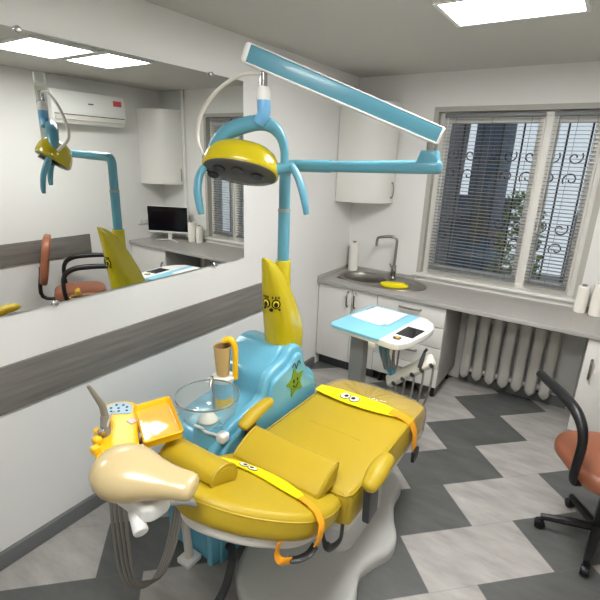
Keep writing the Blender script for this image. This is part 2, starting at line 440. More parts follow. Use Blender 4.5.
# ------------------------------------------------------------------ mirror
t = thing('wall_mirror', (0, -3.1, 1.26), 'large frameless mirror on the left wall above the grey band', 'mirror')
M().box((.01, -3.2, 1.842), (.014, 3.06, 1.16)).build('mirror_glass', 'mirror', t, smooth=False)
for y in (-1.965, -3.05, -4.1):
    for z in (1.262, 2.418):
        m = M().cyl((.0, y, z), (.03, y, z), .013, bev=.003); m.build('mirror_clip', 'chrome', t)

# ------------------------------------------------------------------ air conditioner
t = thing('air_conditioner', (XR, -.95, 2.25), 'white wall mounted air conditioner reflected in the mirror', 'air conditioner')
M().prism([(XR-.001,2.22),(XR-.001,2.53),(XR-.19,2.53),(XR-.215,2.48),(XR-.215,2.29),(XR-.17,2.22)], 'y', -1.50, -.66, .012).build('housing', 'white', t)
M().box((XR-.205, -1.08, 2.275), (.02, .78, .045), .006, mx=None).build('air_louver', 'offwhite', t)
M().box((XR-.216, -1.08, 2.303), (.004, .8, .008)).build('air_slot', 'charcoal', t)
M().box((XR-.217, -.76, 2.455), (.004, .1, .055)).build('energy_label', 'red', t)
M().box((XR-.217, -1.08, 2.42), (.004, .06, .012)).build('badge', 'charcoal', t)

# ------------------------------------------------------------------ upper cabinets
def upper(x0, sgn, label):
    # curved front: from wall side depth .34 to shallow outer side
    t = thing('upper_cabinet', (x0, 0, 1.58), label, 'cabinet', 'white wall cabinets with bowed doors')
    def X(v): return x0+sgn*v
    body = [(X(0),0),(X(.60),0),(X(.60),-.19),(X(0),-.36)]
    out = [(X(0.02),-.36)]
    fr = []
    for k in range(21):
        a = PI/2*k/20; x = .006+.436*math.sin(a)**.9; y = -.022-.333*math.cos(a)**.9; fr.append((X(x), y))
    bp = [(X(.003),-.003)]+[(X(.006+.416*math.sin(PI/2*k/20)**.9), -.003-.333*math.cos(PI/2*k/20)**.9) for k in range(20,-1,-1)]+[(X(.003),-.33)]
    if sgn < 0: pass
    M().prism(bp, 'z', 1.60, 2.44).build('cabinet_body', 'cab_side', t)
    dr = fr+[(X(.006+.418*math.sin(PI/2*k/20)**.9), -.022-.315*math.cos(PI/2*k/20)**.9) for k in range(20,-1,-1)]
    d = M().prism(dr, 'z', 1.585, 2.455).build('door', 'cabinet', t, ang=30)
    q = fr[18]; ox, oy = sgn*.92*.032, -.4*.032
    M().tube([(q[0],q[1]+.004,1.63),(q[0]+ox*.8,q[1]+oy*.8,1.645),(q[0]+ox*1.1,q[1]+oy*1.1,1.70),(q[0]+ox*.8,q[1]+oy*.8,1.755),(q[0],q[1]+.004,1.77)], .0065, n=8, smooth=5).build('handle', 'steel', d)
upper(.0, 1, 'white gloss wall cabinet in the corner above the sink')
upper(XR, -1, 'white gloss wall cabinet above the monitor, reflected in the mirror')

# ------------------------------------------------------------------ counter and base cabinets
CT = .885
t = thing('countertop', (1.42, -.3, .845), 'long grey stone-look worktop under the window', 'countertop')
m = M()
# worktop with the sink cut-out left as a frame
SX0, SX1, SY0, SY1 = .115, .555, -.465, -.095
m.box((SX0/2, -.3, .866), (SX0, .6, .038)); m.box(((SX1+XR)/2, -.3, .866), (XR-SX1, .6, .038))
m.box(((SX0+SX1)/2, (SY0-.6)/2, .866), (SX1-SX0, .6+SY0, .038)); m.box(((SX0+SX1)/2, SY1/2, .866), (SX1-SX0, -SY1, .038))
m.build('worktop', 'counter', t, smooth=False)
M().box((XR/2, -.6, .866), (XR, .012, .038), .004).build('front_edge', 'cab_side', t)
for c_, d_ in (((.008, -.3, .9), (.016, .6, .03)), ((.37, -.008, .9), (.72, .016, .03)), ((2.47, -.008, .9), (.76, .016, .03))): M().box(c_, d_, .003).build('upstand', 'cab_side', t)

def arc_handle(p0, p1, out):
    p0, p1, out = V(p0), V(p1), V(out); d = p1-p0
    return M().tube([p0, p0+d*.06+out*.8, p0+d*.28+out*1.15, p0+d*.72+out*1.15, p1-d*.06+out*.8, p1], .0085, n=8, smooth=5)
def legs(t, xs):
    for x in xs:
        for y in (-.5, -.08): M().cyl((x, y, 0), (x, y, .1), .02, .016, n=12).build('leg', 'black', t)
t = thing('sink_cabinet', (.31, -.3, 0), 'white two-door base cabinet under the sink in the corner', 'cabinet', 'base cabinets under the worktop')
m = M()
for c_, d_ in (((.017,-.288,.48),(.018,.55,.73)), ((.602,-.288,.48),(.018,.55,.73)), ((.31,-.02,.48),(.566,.01,.73)), ((.31,-.288,.125),(.566,.53,.018))): m.box(c_, d_)
m.build('carcass', 'cab_side', t, smooth=False)
for x0, x1, hx in ((.008, .358, .325), (.364, .612, .398)):
    d = M().box(((x0+x1)/2, -.57, .48), (x1-x0, .018, .73), .003).build('door', 'cabinet', t)
    arc_handle((hx, -.578, .67), (hx, -.578, .81), (0,-.028,0)).build('handle', 'steel', d)
M().box((.305, -.5, .05), (.6, .016, .1)).build('plinth', 'charcoal', t)
t = thing('drawer_cabinet', (.91, -.3, 0), 'white four-drawer base cabinet beside the radiator', 'cabinet', 'base cabinets under the worktop')
M().box((.915, -.285, .48), (.6, .55, .73), .003).build('carcass', 'cab_side', t)
for k in range(4):
    z0 = .118+.1825*k
    d = M().box((.915, -.57, z0+.0895), (.596, .018, .177), .003).build('drawer', 'cabinet', t)
    arc_handle((.82, -.578, z0+.12), (.97+.04, -.578, z0+.12), (0,-.028,0)).build('handle', 'steel', d)
legs(t, (.67, 1.17))
t = thing('desk_cabinet', (2.52, -.3, 0), 'white base cabinet under the monitor, reflected in the mirror', 'cabinet', 'base cabinets under the worktop')
M().box((2.52, -.285, .48), (.64, .55, .73), .003).build('carcass', 'cab_side', t)
d = M().box((2.52, -.57, .48), (.636, .018, .73), .003).build('door', 'cabinet', t)
arc_handle((2.25, -.578, .55), (2.25, -.578, .69), (0,-.028,0)).build('handle', 'steel', d)
legs(t, (2.25, 2.8))

# sink + faucet
t = thing('sink', (.45, -.28, CT), 'oval stainless steel inset sink with drainer in the worktop', 'sink')
def ov(cx, cy, a, b, n=48, e=2.0):
    return [(cx+a*math.copysign(abs(math.cos(2*PI*k/n))**(2/e), math.cos(2*PI*k/n)), cy+b*math.copysign(abs(math.sin(2*PI*k/n))**(2/e), math.sin(2*PI*k/n))) for k in range(n)]
outer = ov(.51, -.285, .42, .235, e=2.3); bowl0 = ov(.335, -.28, .21, .175); n = 48
m = M(); R = []
R.append([V((*p, CT+.001)) for p in ov(.51, -.285, .425, .24, e=2.3)]); R.append([V((*p, CT+.007)) for p in outer]); R.append([V((*p, CT+.006)) for p in ov(.51, -.285, .405, .22, e=2.3)])
R.append([V((*p, CT+.003)) for p in bowl0])
m.rings(R, cap=False); m.build('sink_rim', 'sinksteel', t)
m = M(); R = [[V((*p, z)) for p in ov(.335, -.28, .21*f, .175*f)] for f, z in ((1,CT+.003),(.975,CT-.004),(.95,CT-.05),(.9,CT-.11),(.75,CT-.135),(.2,CT-.14))]
R2 = [[V((*p, z)) for p in ov(.335, -.28, .21*f, .175*f)] for f, z in ((.2,CT-.143),(.76,CT-.138),(.915,CT-.112),(.965,CT-.05),(.99,CT-.004),(1,CT+.003))]
m.rings(R+R2, cap=False); m.build('basin', 'sinksteel', t)
M().lathe([(.001,CT-.139),(.03,CT-.139),(.033,CT-.136),(.02,CT-.135),(.001,CT-.136)], (.335,-.28,0), n=20).build('drain', 'darkmetal', t)
m = M()
for k in range(5): m.box((.74+.02*k, -.31, CT+.007), (.006, .22-.02*k, .004), .0015)
m.build('drainer_ribs', 'sinksteel', t)
t = thing('faucet', (0.5550, -.12, CT+.005), 'tall square-necked steel mixer tap behind the sink', 'faucet')
M().cyl((0.5550,-.12,CT+.005), (0.5550,-.12,CT+.02), .03, .026, bev=.003).build('base_ring', 'steel', t)
M().cyl((0.5550,-.12,CT+.015), (0.5550,-.12,CT+.13), .022, bev=.003).build('tap_body', 'steel', t)
m = M().tube([(0.5550,-.12,CT+.12),(0.5600,-.12,CT+.30),(0.5600,-.122,CT+.367),(0.5400,-.126,CT+.394),(0.4950,-.14,CT+.40),(0.4150,-.165,CT+.388),(0.3900,-.172,CT+.377),(0.3830,-.174,CT+.352),(0.3810,-.174,CT+.30)], .0125, n=14, smooth=6)
m.build('spout', 'steel', t)
M().tube([(0.5550,-.13,CT+.075),(0.5850,-.145,CT+.082),(0.5600,-.155,CT+.10),(0.5250,-.165,CT+.15)], [.009,.008,.007,.006], n=8, smooth=4).build('lever', 'steel', t)
# towel roll by sink
def roll(x, y, h, r, label, core=True):
    t = thing('paper_towel_roll', (x, y, CT), label, 'paper roll', 'white paper rolls standing on the worktop')
    M().lathe([(.018,0),(r-.004,0),(r,.004),(r,h-.004),(r-.004,h),(.018,h)], (x,y,CT), n=32).build('paper', 'roll', t)
    M().lathe([(.016,.0),(.018,.0),(.018,h+.012),(.014,h+.012),(.013,h)], (x,y,CT), n=20).build('core', 'hose', t)
roll(.10, -.075, .285, .048, 'white paper towel roll in the corner left of the sink')
roll(2.215, -.12, .25, .05, 'taller white paper roll between the monitor and the window')
roll(2.105, -.10, .21, .042, 'shorter white paper roll nearest the window')
tag(M().pad(spline([(.56,-.36),(.70,-.30),(.80,-.36),(.72,-.44),(.60,-.46)], 6), CT+.008, CT+.02, .004, .006, .003).pad(rrect(.70,-.36,.13,.07,.02,rot=.5), CT+.0205, CT+.031, .003,.006).build('folded_cloth', 'sponge'),
    'bright yellow folded cleaning cloth on the sink drainer', 'cloth')

# monitor
MX = Matrix.Translation(V((2.5,-.25,CT))) @ Matrix.Rotation(math.radians(-25), 4, 'Z')
t = thing('computer_monitor', (2.5,-.25,CT), 'flat black computer monitor on white stand, reflected in the mirror', 'monitor')
M().box((0,0,.265), (.54,.03,.335), .006, mx=MX).build('casing', 'white', t)
M().box((0,-.0165,.275), (.53,.004,.305), mx=MX).build('screen', 'screen', t, smooth=False)
M().box((0,.03,.12), (.05,.02,.2), .004, mx=MX).build('stand_post', 'white', t)
for s in (-1, 1): M().tube([MX @ V((0,.03,.012)), MX @ V((s*.08,-.04,.012)), MX @ V((s*.17,-.12,.008))], [.014,.012,.009], n=8, flat=.6).build('stand_foot', 'white', t)
t = thing('wall_outlet', (XR, -.36, 1.1), 'white double wall socket beside the monitor, reflected in the mirror', 'outlet')
M().box((XR-.006, -.36, 1.11), (.012, .16, .08), .004).build('outlet_plate', 'white', t)
for y in (-.4, -.32): M().cyl((XR-.011, y, 1.11), (XR-.014, y, 1.11), .022, n=20).build('socket', 'offwhite', t)

# radiator
t = thing('radiator', (1.64, -.12, 0), 'white ribbed cast iron radiator under the worktop by the window', 'radiator')
for k in range(7):
    x = 1.335+.11*k; m = M(); R = []
    for z, wd, dp in ((.075,.006,.012),(.10,.03,.035),(.13,.044,.052),(.2,.043,.05),(.6,.043,.05),(.66,.045,.052),(.7,.042,.048),(.715,.024,.03)):
        R.append([V((x+p[0], -.11+p[1], z)) for p in ov(0,0,wd,dp,24,e=3.5)])
    m.rings(R)
    m.build('section', 'radiator', t)
for z in (.16, .655): M().cyl((1.30,-.085,z), (2.03,-.085,z), .024, n=16).build('connecting_pipe', 'radiator', t)

for x in (1.445, 1.885): M().box((x+.0, -.03, .66), (.03, .06, .03), .003).build('wall_bracket', 'radiator', t)

# ------------------------------------------------------------------ office chair (reflection, right)
t = thing('office_chair', (2.5, -1.4, 0), 'office chair with brown seat and black armrests, reflected in the mirror', 'chair')
M().pad(rrect(2.5,-1.4,.5,.5,.16), .47, .56, .03, .04, .015).build('seat', 'brown', t)
mb = Matrix.Translation(V((2.5,-1.69,.88))) @ Matrix.Rotation(math.radians(80), 4, 'X')
M().pad(rrect(0,0,.44,.5,.14), -.035, .035, .02, .03, .01, mx=mb).build('backrest', 'brown', t)
for s in (-1,1):
    x = 2.5+s*.285; y = 0
    M().tube([(x-s*.06,-1.50+y,.46),(x,-1.54+y,.52),(x,-1.54+y,.73),(x,-1.46+y,.82),(x,-1.30+y,.84),(x,-1.04+y,.83)], [.018,.02,.022,.027,.028,.024], n=10, smooth=5).build('armrest', 'black', t)
M().tube([(2.5,-1.5,.46),(2.5,-1.76,.49),(2.5,-1.74,.8)], .02, n=10, smooth=5).build('back_bracket', 'black', t)
M().cyl((2.5,-1.4,.1), (2.5,-1.4,.47), .026).build('gas_lift', 'black', t)
for k in range(5):
    a = k*2*PI/5+.3; e = (2.5+.27*math.cos(a), -1.4+.27*math.sin(a))
    M().tube([(2.5,-1.4,.11),(e[0],e[1],.075)], [.026,.018], n=8).build('base_spoke', 'black', t)
    M().cyl((e[0]-.02*math.sin(a),e[1]+.02*math.cos(a),.028), (e[0]+.02*math.sin(a),e[1]-.02*math.cos(a),.028), .028, bev=.005, n=16).build('caster', 'black', t)
t.location = (2.42,-1.55,0); t.rotation_euler = (0,0,math.radians(30))

# ------------------------------------------------------------------ dental unit (blue cabinet with yellow banana)
U = thing('dental_unit', (.68, -2.45, 0), 'sky blue plastic dental unit cabinet with a yellow banana-shaped column', 'dental unit')
prof = [(-1.98,0),(-1.98,.60),(-1.99,.69),(-2.03,.745),(-2.085,.785),(-2.115,.83),(-2.13,.89),(-2.16,.94),(-2.205,.96),(-2.25,.945),(-2.29,.915),(-2.35,.895),(-2.41,.88),(-2.445,.86),(-2.465,.82),(-2.485,.775),(-2.53,.752),(-2.62,.738),(-2.70,.722),(-2.77,.70),(-2.82,.66),(-2.845,.59),(-2.855,.4),(-2.855,0)]
hprof = [(-1.98,0),(-1.98,.60),(-1.99,.69),(-2.02,.76),(-2.04,.84),(-2.07,.91),(-2.12,.955),(-2.19,.978),(-2.26,.976),(-2.31,.955),(-2.355,.92),(-2.40,.885),(-2.43,.85),(-2.445,.80),(-2.455,.75),(-2.49,.728),(-2.56,.722),(-2.64,.715),(-2.72,.70),(-2.78,.68),(-2.82,.64),(-2.845,.57),(-2.855,.40),(-2.855,.0)]
hp_ = [(p.x,p.y) for p in spline(hprof[1:-1], 4, closed=False)]; hp_ = [hprof[0]]+hp_+[hprof[-1]]
ps = [(p.x,p.y) for p in spline(prof[1:-1], 4, closed=False)]; ps = [prof[0]]+ps+[prof[-1]]
M().prism(hp_, 'x', .49, .80, .02, 4).build('housing', 'blue', U, ang=50)
def grow(pp, d):
    out = []
    N = len(pp)
    for i, p in enumerate(pp):
        a = V(pp[max(i-1,0)]); b = V(pp[min(i+1,N-1)]); tt = (b-a).normalized(); nn = V((-tt.y, tt.x))
        q = V(p)+(-nn)*d; out.append((q.x, max(q.y,0)))
    return out
gp = grow(ps, -.02); gq = grow(ps, .02)
def area(pp): return abs(sum(pp[i][0]*pp[(i+1)%len(pp)][1]-pp[(i+1)%len(pp)][0]*pp[i][1] for i in range(len(pp)))/2)
big = gp if area(gp) > area(gq) else gq; small = gq if big is gp else gp
M().prism(big, 'x', .79, .845, .02, 4).build('side_rim', 'blue', U, ang=50)
side = M().prism(grow(small, 0), 'x', .84, .872, .016, 4).build('side_panel', 'blue', U, ang=50)
# banana column
m = M(); R = []
zs = [(.90,-2.265,-2.01,.092),(.98,-2.268,-2.005,.094),(1.04,-2.272,-2.015,.093),(1.10,-2.28,-2.04,.090),(1.17,-2.29,-2.075,.084),(1.25,-2.302,-2.118,.074),(1.33,-2.316,-2.165,.060),(1.39,-2.327,-2.212,.046),(1.43,-2.337,-2.25,.034),(1.46,-2.345,-2.298,.020),(1.474,-2.349,-2.333,.007)]
zz = [V(q[:3]) for q in zs]
for z, y0, y1, hw in zs:
    cx = .725; ring = []
    for k in range(28):
        a = 2*PI*k/28; c, s_ = math.cos(a), math.sin(a)
        ex = math.copysign(abs(s_)**.8, s_)*hw; ey = math.copysign(abs(c)**.8, c)
        wx = .85 if ey > 0 else 1.0
        ring.append(V((cx+ex*wx, (y0+y1)/2+ey*(y1-y0)/2, z)))
    R.append(ring)
ban = m.rings(R).build('banana_column', 'yellow_gloss', U, ang=60)
M().cyl((.735,-2.185,1.2), (.735,-2.185,1.44), .046, .041, bev=.006).build('column_collar', 'yellow_gloss', U)
tree = bvh(ban)
def decal(tr, eye, tgt, poly, name, m_, parent, lift=.0015, th=.002, rot=0.):
    """small flat sticker polygon laid on the surface around a hit point"""
    h, nn, _, _ = tr.ray_cast(V(eye), (V(tgt)-V(eye)).normalized())
    if h is None: return None
    x = V((0,0,1)).cross(nn); x = x.normalized() if x.length > 1e-3 else V((1,0,0)); y = nn.cross(x); mm = M(); rings = []
    c, s_ = math.cos(rot), math.sin(rot)
    P2 = [(p[0]*c-p[1]*s_, p[0]*s_+p[1]*c) for p in poly]
    for o_ in (-.004, lift, lift+th):
        rings.append([h+x*p[0]+y*p[1]+nn*o_ for p in P2])
    return mm.rings(rings).build(name, m_, parent, smooth=False)
e0 = (.95,-3.3,1.25)
FX = .738
for dx in (-.028, .028):
    tg = (FX+dx, -2.26, 1.222)
    decal(tree, (FX+dx+.12,-3.3,1.225), tg, ellipse(0,0,.024,.027), 'eye', 'ink', U)
    decal(tree, (FX+dx+.12,-3.3,1.225), tg, ellipse(0,0,.017,.020), 'eye', 'strap_yellow', U, .0038)
    decal(tree, (FX+dx+.12,-3.3,1.225), tg, ellipse(0,-.003,.011,.014), 'pupil', 'ink', U, .0062)
    for k in (-1,0,1): decal(tree, (FX+dx+k*.014+.12,-3.3,1.262), (FX+dx+k*.014,-2.27,1.258), ellipse(0,0,.004,.008,8), 'eyelash', 'ink', U)
    decal(tree, (FX+dx*1.5+.12,-3.3,1.19), (FX+dx*1.5,-2.26,1.19), ellipse(0,0,.007,.006,10), 'cheek_mark', 'ink', U)
decal(tree, (FX+.12,-3.3,1.185), (FX,-2.26,1.185), ellipse(0,0,.012,.011), 'mouth', 'ink', U)
# star sticker on side
star = []
for k in range(10):
    a = PI/2+k*PI/5; r = .085 if k % 2 == 0 else .048; star.append(V((r*math.cos(a), r*1.05*math.sin(a), 0)))
sp = [(p.x,p.y) for p in spline(star, 5)]; st_c = (-2.235,.775)
yz = [(st_c[0]+p[0]*math.cos(.2)-p[1]*math.sin(.2), st_c[1]+p[0]*math.sin(.2)+p[1]*math.cos(.2)) for p in sp]
so = M().prism(yz, 'x', .868, .8755).build('star_sticker', 'green', U, smooth=False)
def side_disc(dy, dz, a, b, name, m_, x): return M().prism([(st_c[0]+dy+p[0], st_c[1]+dz+p[1]) for p in ellipse(0,0,a,b,14)], 'x', x-.004, x+.001).build(name, m_, so, smooth=False)
for dy in (-.018,.018): side_disc(dy, .012, .006, .011, 'eye', 'ink', .8765)
M().tube([(.8765, st_c[0]-.025, st_c[1]-.012),(.8765, st_c[0], st_c[1]-.03),(.8765, st_c[0]+.025, st_c[1]-.008)], .003, n=6, smooth=4).build('smile', 'ink', so)
for s in (-1, 1): M().tube([(.8745, st_c[0]+.005, st_c[1]+.08),(.8745, st_c[0]+.005+s*.02, st_c[1]+.12),(.8745, st_c[0]+.005+s*.04, st_c[1]+.10)], .003, n=6, smooth=4).build('leaf_line', 'charcoal', so)
# small panel + vent grooves on the shelf slope
for k in range(2): M().box((.545, -2.452-.006*k, .825-.045*k), (.085, .006, .006), .001).build('panel_groove', 'elbow', U)
# spittoon bowl
bc = (.755,-2.79)
M().lathe([(.07,.66),(.07,.72),(.06,.745),(.048,.764)], (*bc,0), n=28).build('bowl_foot', 'blue', U)
m = M(); pr = [(.02,.762),(.055,.762),(.098,.782),(.128,.818),(.142,.868),(.146,.905)]
m.lathe(pr, (*bc,0), n=48, cap=False).build('spittoon_bowl', 'bowl', U)
M().lathe([(.1445,.902),(.1445,.908),(.1465,.91),(.149,.908),(.149,.902),(.1445,.902)], (*bc,0), n=48, cap=False).build('bowl_rim', 'rimgrey', U)
M().lathe([(.001,.768),(.045,.768),(.047,.775),(.03,.80),(.001,.81)], (*bc,0), n=24).build('bowl_strainer', 'offwhite', U)
M().tube([(.66,-2.655,.72),(.66,-2.66,.89),(.67,-2.675,.92),(.69,-2.70,.915),(.70,-2.715,.895)], .008, n=10, smooth=5).build('rinse_spout', 'chrome', U)
# cup filler tower
cf = (.655,-2.58)
M().cyl((*cf,.715), (*cf,.775), .052, .050, bev=.005).build('filler_base', 'gold', U)
M().cyl((*cf,.775), (*cf,.862), .05, .052).build('filler_body', 'tabletop', U)
M().lathe([(.03,.862),(.056,.862),(.06,.868),(.06,.886),(.055,.89),(.034,.891)], (*cf,0), n=32).build('cup_stand', 'white', U)
M().box((cf[0]-.03,cf[1]-.055,.868), (.05,.05,.018), .006).build('cup_stand_lip', 'white', U)
M().tube([(cf[0]+.052,cf[1]+.035,.87),(cf[0]+.054,cf[1]+.036,1.0),(cf[0]+.05,cf[1]+.034,1.06),(cf[0]+.03,cf[1]+.022,1.088),(cf[0]+.0,cf[1]+.004,1.078)], [.017,.017,.017,.017,.015], n=12, smooth=6, flat=.7).build('water_spout', 'gold', U)
# dark vent + cable at floor
M().box((.882,-2.68,.09), (.024,.10,.08), .004).build('rear_vent', 'black', U)
M().tube([(.86,-2.79,.09),(.91,-2.81,.105),(.955,-2.86,.095),(.985,-2.93,.05),(1.0,-3.0,.022),(1.05,-3.2,.02),(1.2,-3.5,.02)], .02, n=12, smooth=6).build('floor_cable', 'charcoal', U)
# side hook with small white ejector holder
M().box((.845,-2.79,.715), (.05,.05,.045), .01).build('suction_holder', 'white', U)
M().tube([(.83,-2.81,.73),(.80,-2.85,.755),(.78,-2.855,.77),(.75,-2.875,.785)], .007, n=8, smooth=4).build('suction_tip', 'white', U)
# cup
t = thing('paper_cup', (*cf,.893), 'tan paper cup standing on the dental unit cup filler', 'cup')
M().lathe([(.001,.8925),(.03,.8925),(.032,.894),(.0445,1.05),(.0465,1.052),(.0455,1.056),(.0425,1.054),(.030,.90),(.001,.90)], (*cf,0), n=32).build('cup_body', 'cup', t)
M().lathe([(.0420,1.048),(.0298,.902)], (*cf,0), n=32, cap=False).build('cup_lining', 'cupin', t)

# ------------------------------------------------------------------ operating lamp on the unit
Lm = thing('operating_lamp', (.735,-2.185,1.44), 'blue jointed arm with yellow dental operating lamp above the unit', 'dental lamp')
M().tube([(.735,-2.185,1.44),(.735,-2.185,1.70)], .031, n=20).build('lower_post', 'armblue', Lm)
M().cyl((.735,-2.185,1.695), (.735,-2.185,1.71), .033).build('post_ring', 'greycol', Lm)
m = M().tube([(.735,-2.185,1.71),(.735,-2.185,1.85),(.737,-2.185,1.888),(.752,-2.185,1.915),(.79,-2.186,1.925),(1.0,-2.19,1.931)], .029, n=20, smooth=5)
m.build('post_elbow', 'armblue', Lm)
def barbox(p0, p1, w, h0, h1=None, bev=.008, dz=0.):
    p0, p1 = V(p0), V(p1); h1 = h1 or h0; L = (p1-p0).length; mx = frame(p0, p1-p0, (0,0,1)); m = M(); t = bmesh.new()
    bmesh.ops.create_cube(t, size=1); bmesh.ops.scale(t, vec=V((L,w,1)), verts=t.verts)
    for v in t.verts:
        f = v.co.x/L+.5; v.co.z *= h0*(1-f)+h1*f
    bmesh.ops.bevel(t, geom=t.edges[:], offset=bev, segments=3, profile=.5, affect='EDGES')
    for v in t.verts: v.co.x += L/2; v.co.z += dz
    bmesh.ops.transform(t, matrix=mx, verts=t.verts); m.join(t); return m
barbox((.85,-2.187,1.925), (1.528,-2.2,1.948), .056, .048, .055, .018).build('horizontal_arm', 'armblue', Lm)
M().prism([(1.42,1.955),(1.522,1.955),(1.505,2.012),(1.44,2.012)], 'y', -2.225, -2.175, .01).build('pivot_block', 'armblue', Lm)
M().cyl((1.475,-2.2,2.0), (1.475,-2.2,2.07), .018).build('pivot_pin', 'steel', Lm)
PL, PR = V((.815,-2.56,2.352)), V((1.502,-2.2,2.068))
barbox(PL, PR, .056, .068, .060, .006).build('spring_arm', 'armblue', Lm)
d_ = (PR-PL).normalized(); upv = (V((0,0,1))-d_*d_.z).normalized()
for s, wd, th in ((1,.0565,.004),(-1,.062,.007)):
    barbox(PL+upv*s*.0355+d_*.002, PR+upv*s*.0315-d_*.002, wd, th, th, .0015).build('arm_edge', 'white', Lm)
barbox(PL-d_*.022, PL+d_*.004, .064, .070, .082, .012).build('arm_end_cap', 'white', Lm)
barbox(PR-d_*.004, PR+d_*.008, .060, .068, .066, .005).build('arm_end_cap', 'white', Lm)
SH = V((.868,-2.534,0))
M().cyl((SH.x,SH.y,2.22), (SH.x,SH.y,2.305), .0155).build('drop_shaft', 'chrome', Lm)
M().lathe([(.028,2.185),(.030,2.192),(.029,2.217),(.02,2.235),(.012,2.237)], (SH.x,SH.y,0)).build('shaft_collar', 'white', Lm)
M().tube([(SH.x,SH.y,2.19),(SH.x+.003,SH.y,2.16),(SH.x,SH.y,2.13),(SH.x-.02,SH.y-.007,2.095)], [.027,.028,.027,.024], n=18, smooth=5).build('shaft_elbow', 'elbow', Lm)
# yoke in lamp's own frame: right vector along lamp length
LR = V((.836,.549,0)); LC = V((.766,-2.56,1.922)); fwd = V((.549,-.836,0))
def lp(a, b, c=0.): return LC+LR*a+V((0,0,b))+fwd*c
M().tube([lp(-.135,.02,-.02),(lp(-.118,.07,-.02)),(lp(-.06,.135,-.015)),lp(.01,.165,-.01),lp(.08,.178,0),lp(.135,.165,0),lp(.172,.125,.0),lp(.188,.07,.0),lp(.19,.015,.0)], [.018,.028,.034,.034,.032,.028,.021,.018,.018], n=16, smooth=6).build('yoke', 'armblue', Lm)
M().tube([lp(.15,-.01,.01), lp(.20,.0,.0), lp(.235,.005,.0)], [.026,.026,.022], n=16, smooth=4).build('yoke_knuckle', 'armblue', Lm)
for s, pts in ((1,[lp(.222,.01,.01),lp(.25,-.035,.03),lp(.272,-.095,.05),lp(.287,-.155,.06),lp(.292,-.19,.06)]), (-1,[lp(-.160,-.01,.01),lp(-.176,-.05,.03),lp(-.180,-.11,.05),lp(-.170,-.175,.06),lp(-.164,-.205,.06)])):
    M().tube(pts, [.020,.021,.020,.018,.014], n=14, smooth=6, flat=.75).build('lamp_handle', 'armblue', Lm)
# lamp head
nz = (V((-.31,.47,.9)).normalized()+LR*.20).normalized(); hm = frame(LC-V((0,0,.012)), LR+V((0,0,-.13)), nz)
m = M(); R = []
A, B = .168, .105
N = 44
def se(a, b, e=2.2): return [(a*math.copysign(abs(math.cos(2*PI*k/N))**(2/e), math.cos(2*PI*k/N)), b*math.copysign(abs(math.sin(2*PI*k/N))**(2/e), math.sin(2*PI*k/N))) for k in range(N)]
for f, z in ((.93,-.018),(.99,-.014),(1.0,-.002),(.985,.02),(.94,.045),(.85,.07),(.7,.09),(.5,.102),(.25,.109),(.05,.11)):
    R.append([hm @ V((x, y-.012*z/.1, z)) for x, y in se(A*f, B*f)])
m.rings(R).build('lamp_head', 'yellow_gloss', Lm, ang=60)
m = M(); R = []
for f, z in ((.95,-.008),(.95,-.018),(.9,-.024),(.6,-.031),(.2,-.034)): R.append([hm @ V((x, y, z)) for x, y in se(A*f, B*f)])
m.rings(R).build('lamp_face', 'lens', Lm, ang=60)
for x, y in ((-.118,.035),(-.085,-.035),(-.005,-.05),(.078,-.02)):
    M().lathe([(.001,0),(.024,0),(.028,.004),(.024,.008),(.001,.006)], mx=hm @ Matrix.Translation(V((x,y,-.041+.4*(x*x+y*y)))), n=20).build('lamp_lens', 'lensdark', Lm)
# pale cable curving down from the shaft
M().tube([(SH.x-.01,SH.y,2.285),(SH.x-.10,SH.y-.02,2.282),(SH.x-.22,SH.y-.04,2.225),(SH.x-.31,SH.y-.05,2.13),(SH.x-.335,SH.y-.05,2.03),(LC.x-.165,LC.y-.06,1.955)], .0085, n=10, smooth=7).build('lamp_cable', 'offwhite', Lm)

# ------------------------------------------------------------------ instrument table
tu = V((1,-.105,0)).normalized(); tv = V((-tu.y,tu.x,0)); TC = V((.98,-1.39,.91))
TM = Matrix(((tu.x,tv.x,0,TC.x),(tu.y,tv.y,0,TC.y),(0,0,1,TC.z),(0,0,0,1)))
t = thing('instrument_table', (.855,-1.4,0), 'dentist instrument table with light blue top and white control panel', 'instrument table')
TS = TM
def tout(x0,x1,y0,y1,r): return rrect((x0+x1)/2,(y0+y1)/2,x1-x0,y1-y0,r)
M().pad(tout(-.20,.30,-.275,.25,.05), -.04, -.008, .014, .004, mx=TS).build('table_body', 'white', t)
M().pad(tout(-.22,.20,-.285,.285,.05), -.012, .008, .005, .006, mx=TS).build('table_top', 'tabletop', t)
cp = [(.172,-.288),(.26,-.292),(.30,-.275),(.335,-.20),(.352,.02),(.342,.13),(.30,.215),(.23,.275),(.172,.282)]
M().pad(cp, -.035, .010, .012, .006, mx=TS).build('control_console', 'white', t)
M().box((.262,-.05,.011), (.118,.175,.004), .001, mx=TS).build('control_screen', 'screen', t, smooth=False)
M().lathe([(.001,0),(.026,0),(.028,.003),(.001,.004)], mx=TS @ Matrix.Translation(V((.246,-.195,.010))), n=24).build('control_button', 'charcoal', t)
M().lathe([(.001,0),(.013,0),(.013,.002),(.001,.003)], mx=TS @ Matrix.Translation(V((.246,-.195,.014))), n=24).build('button_symbol', 'gold', t)
M().box((-.15,.19,.0085), (.07,.11,.003), .001, mx=TS).build('label_plate', 'greycol', t)
M().box((.12,-.27,-.045), (.05,.03,.03), .004, mx=TS).build('front_tab', 'offwhite', t)
M().box((.855,-1.40,.445), (.105,.085,.86), .006).build('column', 'greycol', t)
M().box((.855,-1.40,.02), (.24,.22,.04), .01).build('column_foot', 'greycol', t)
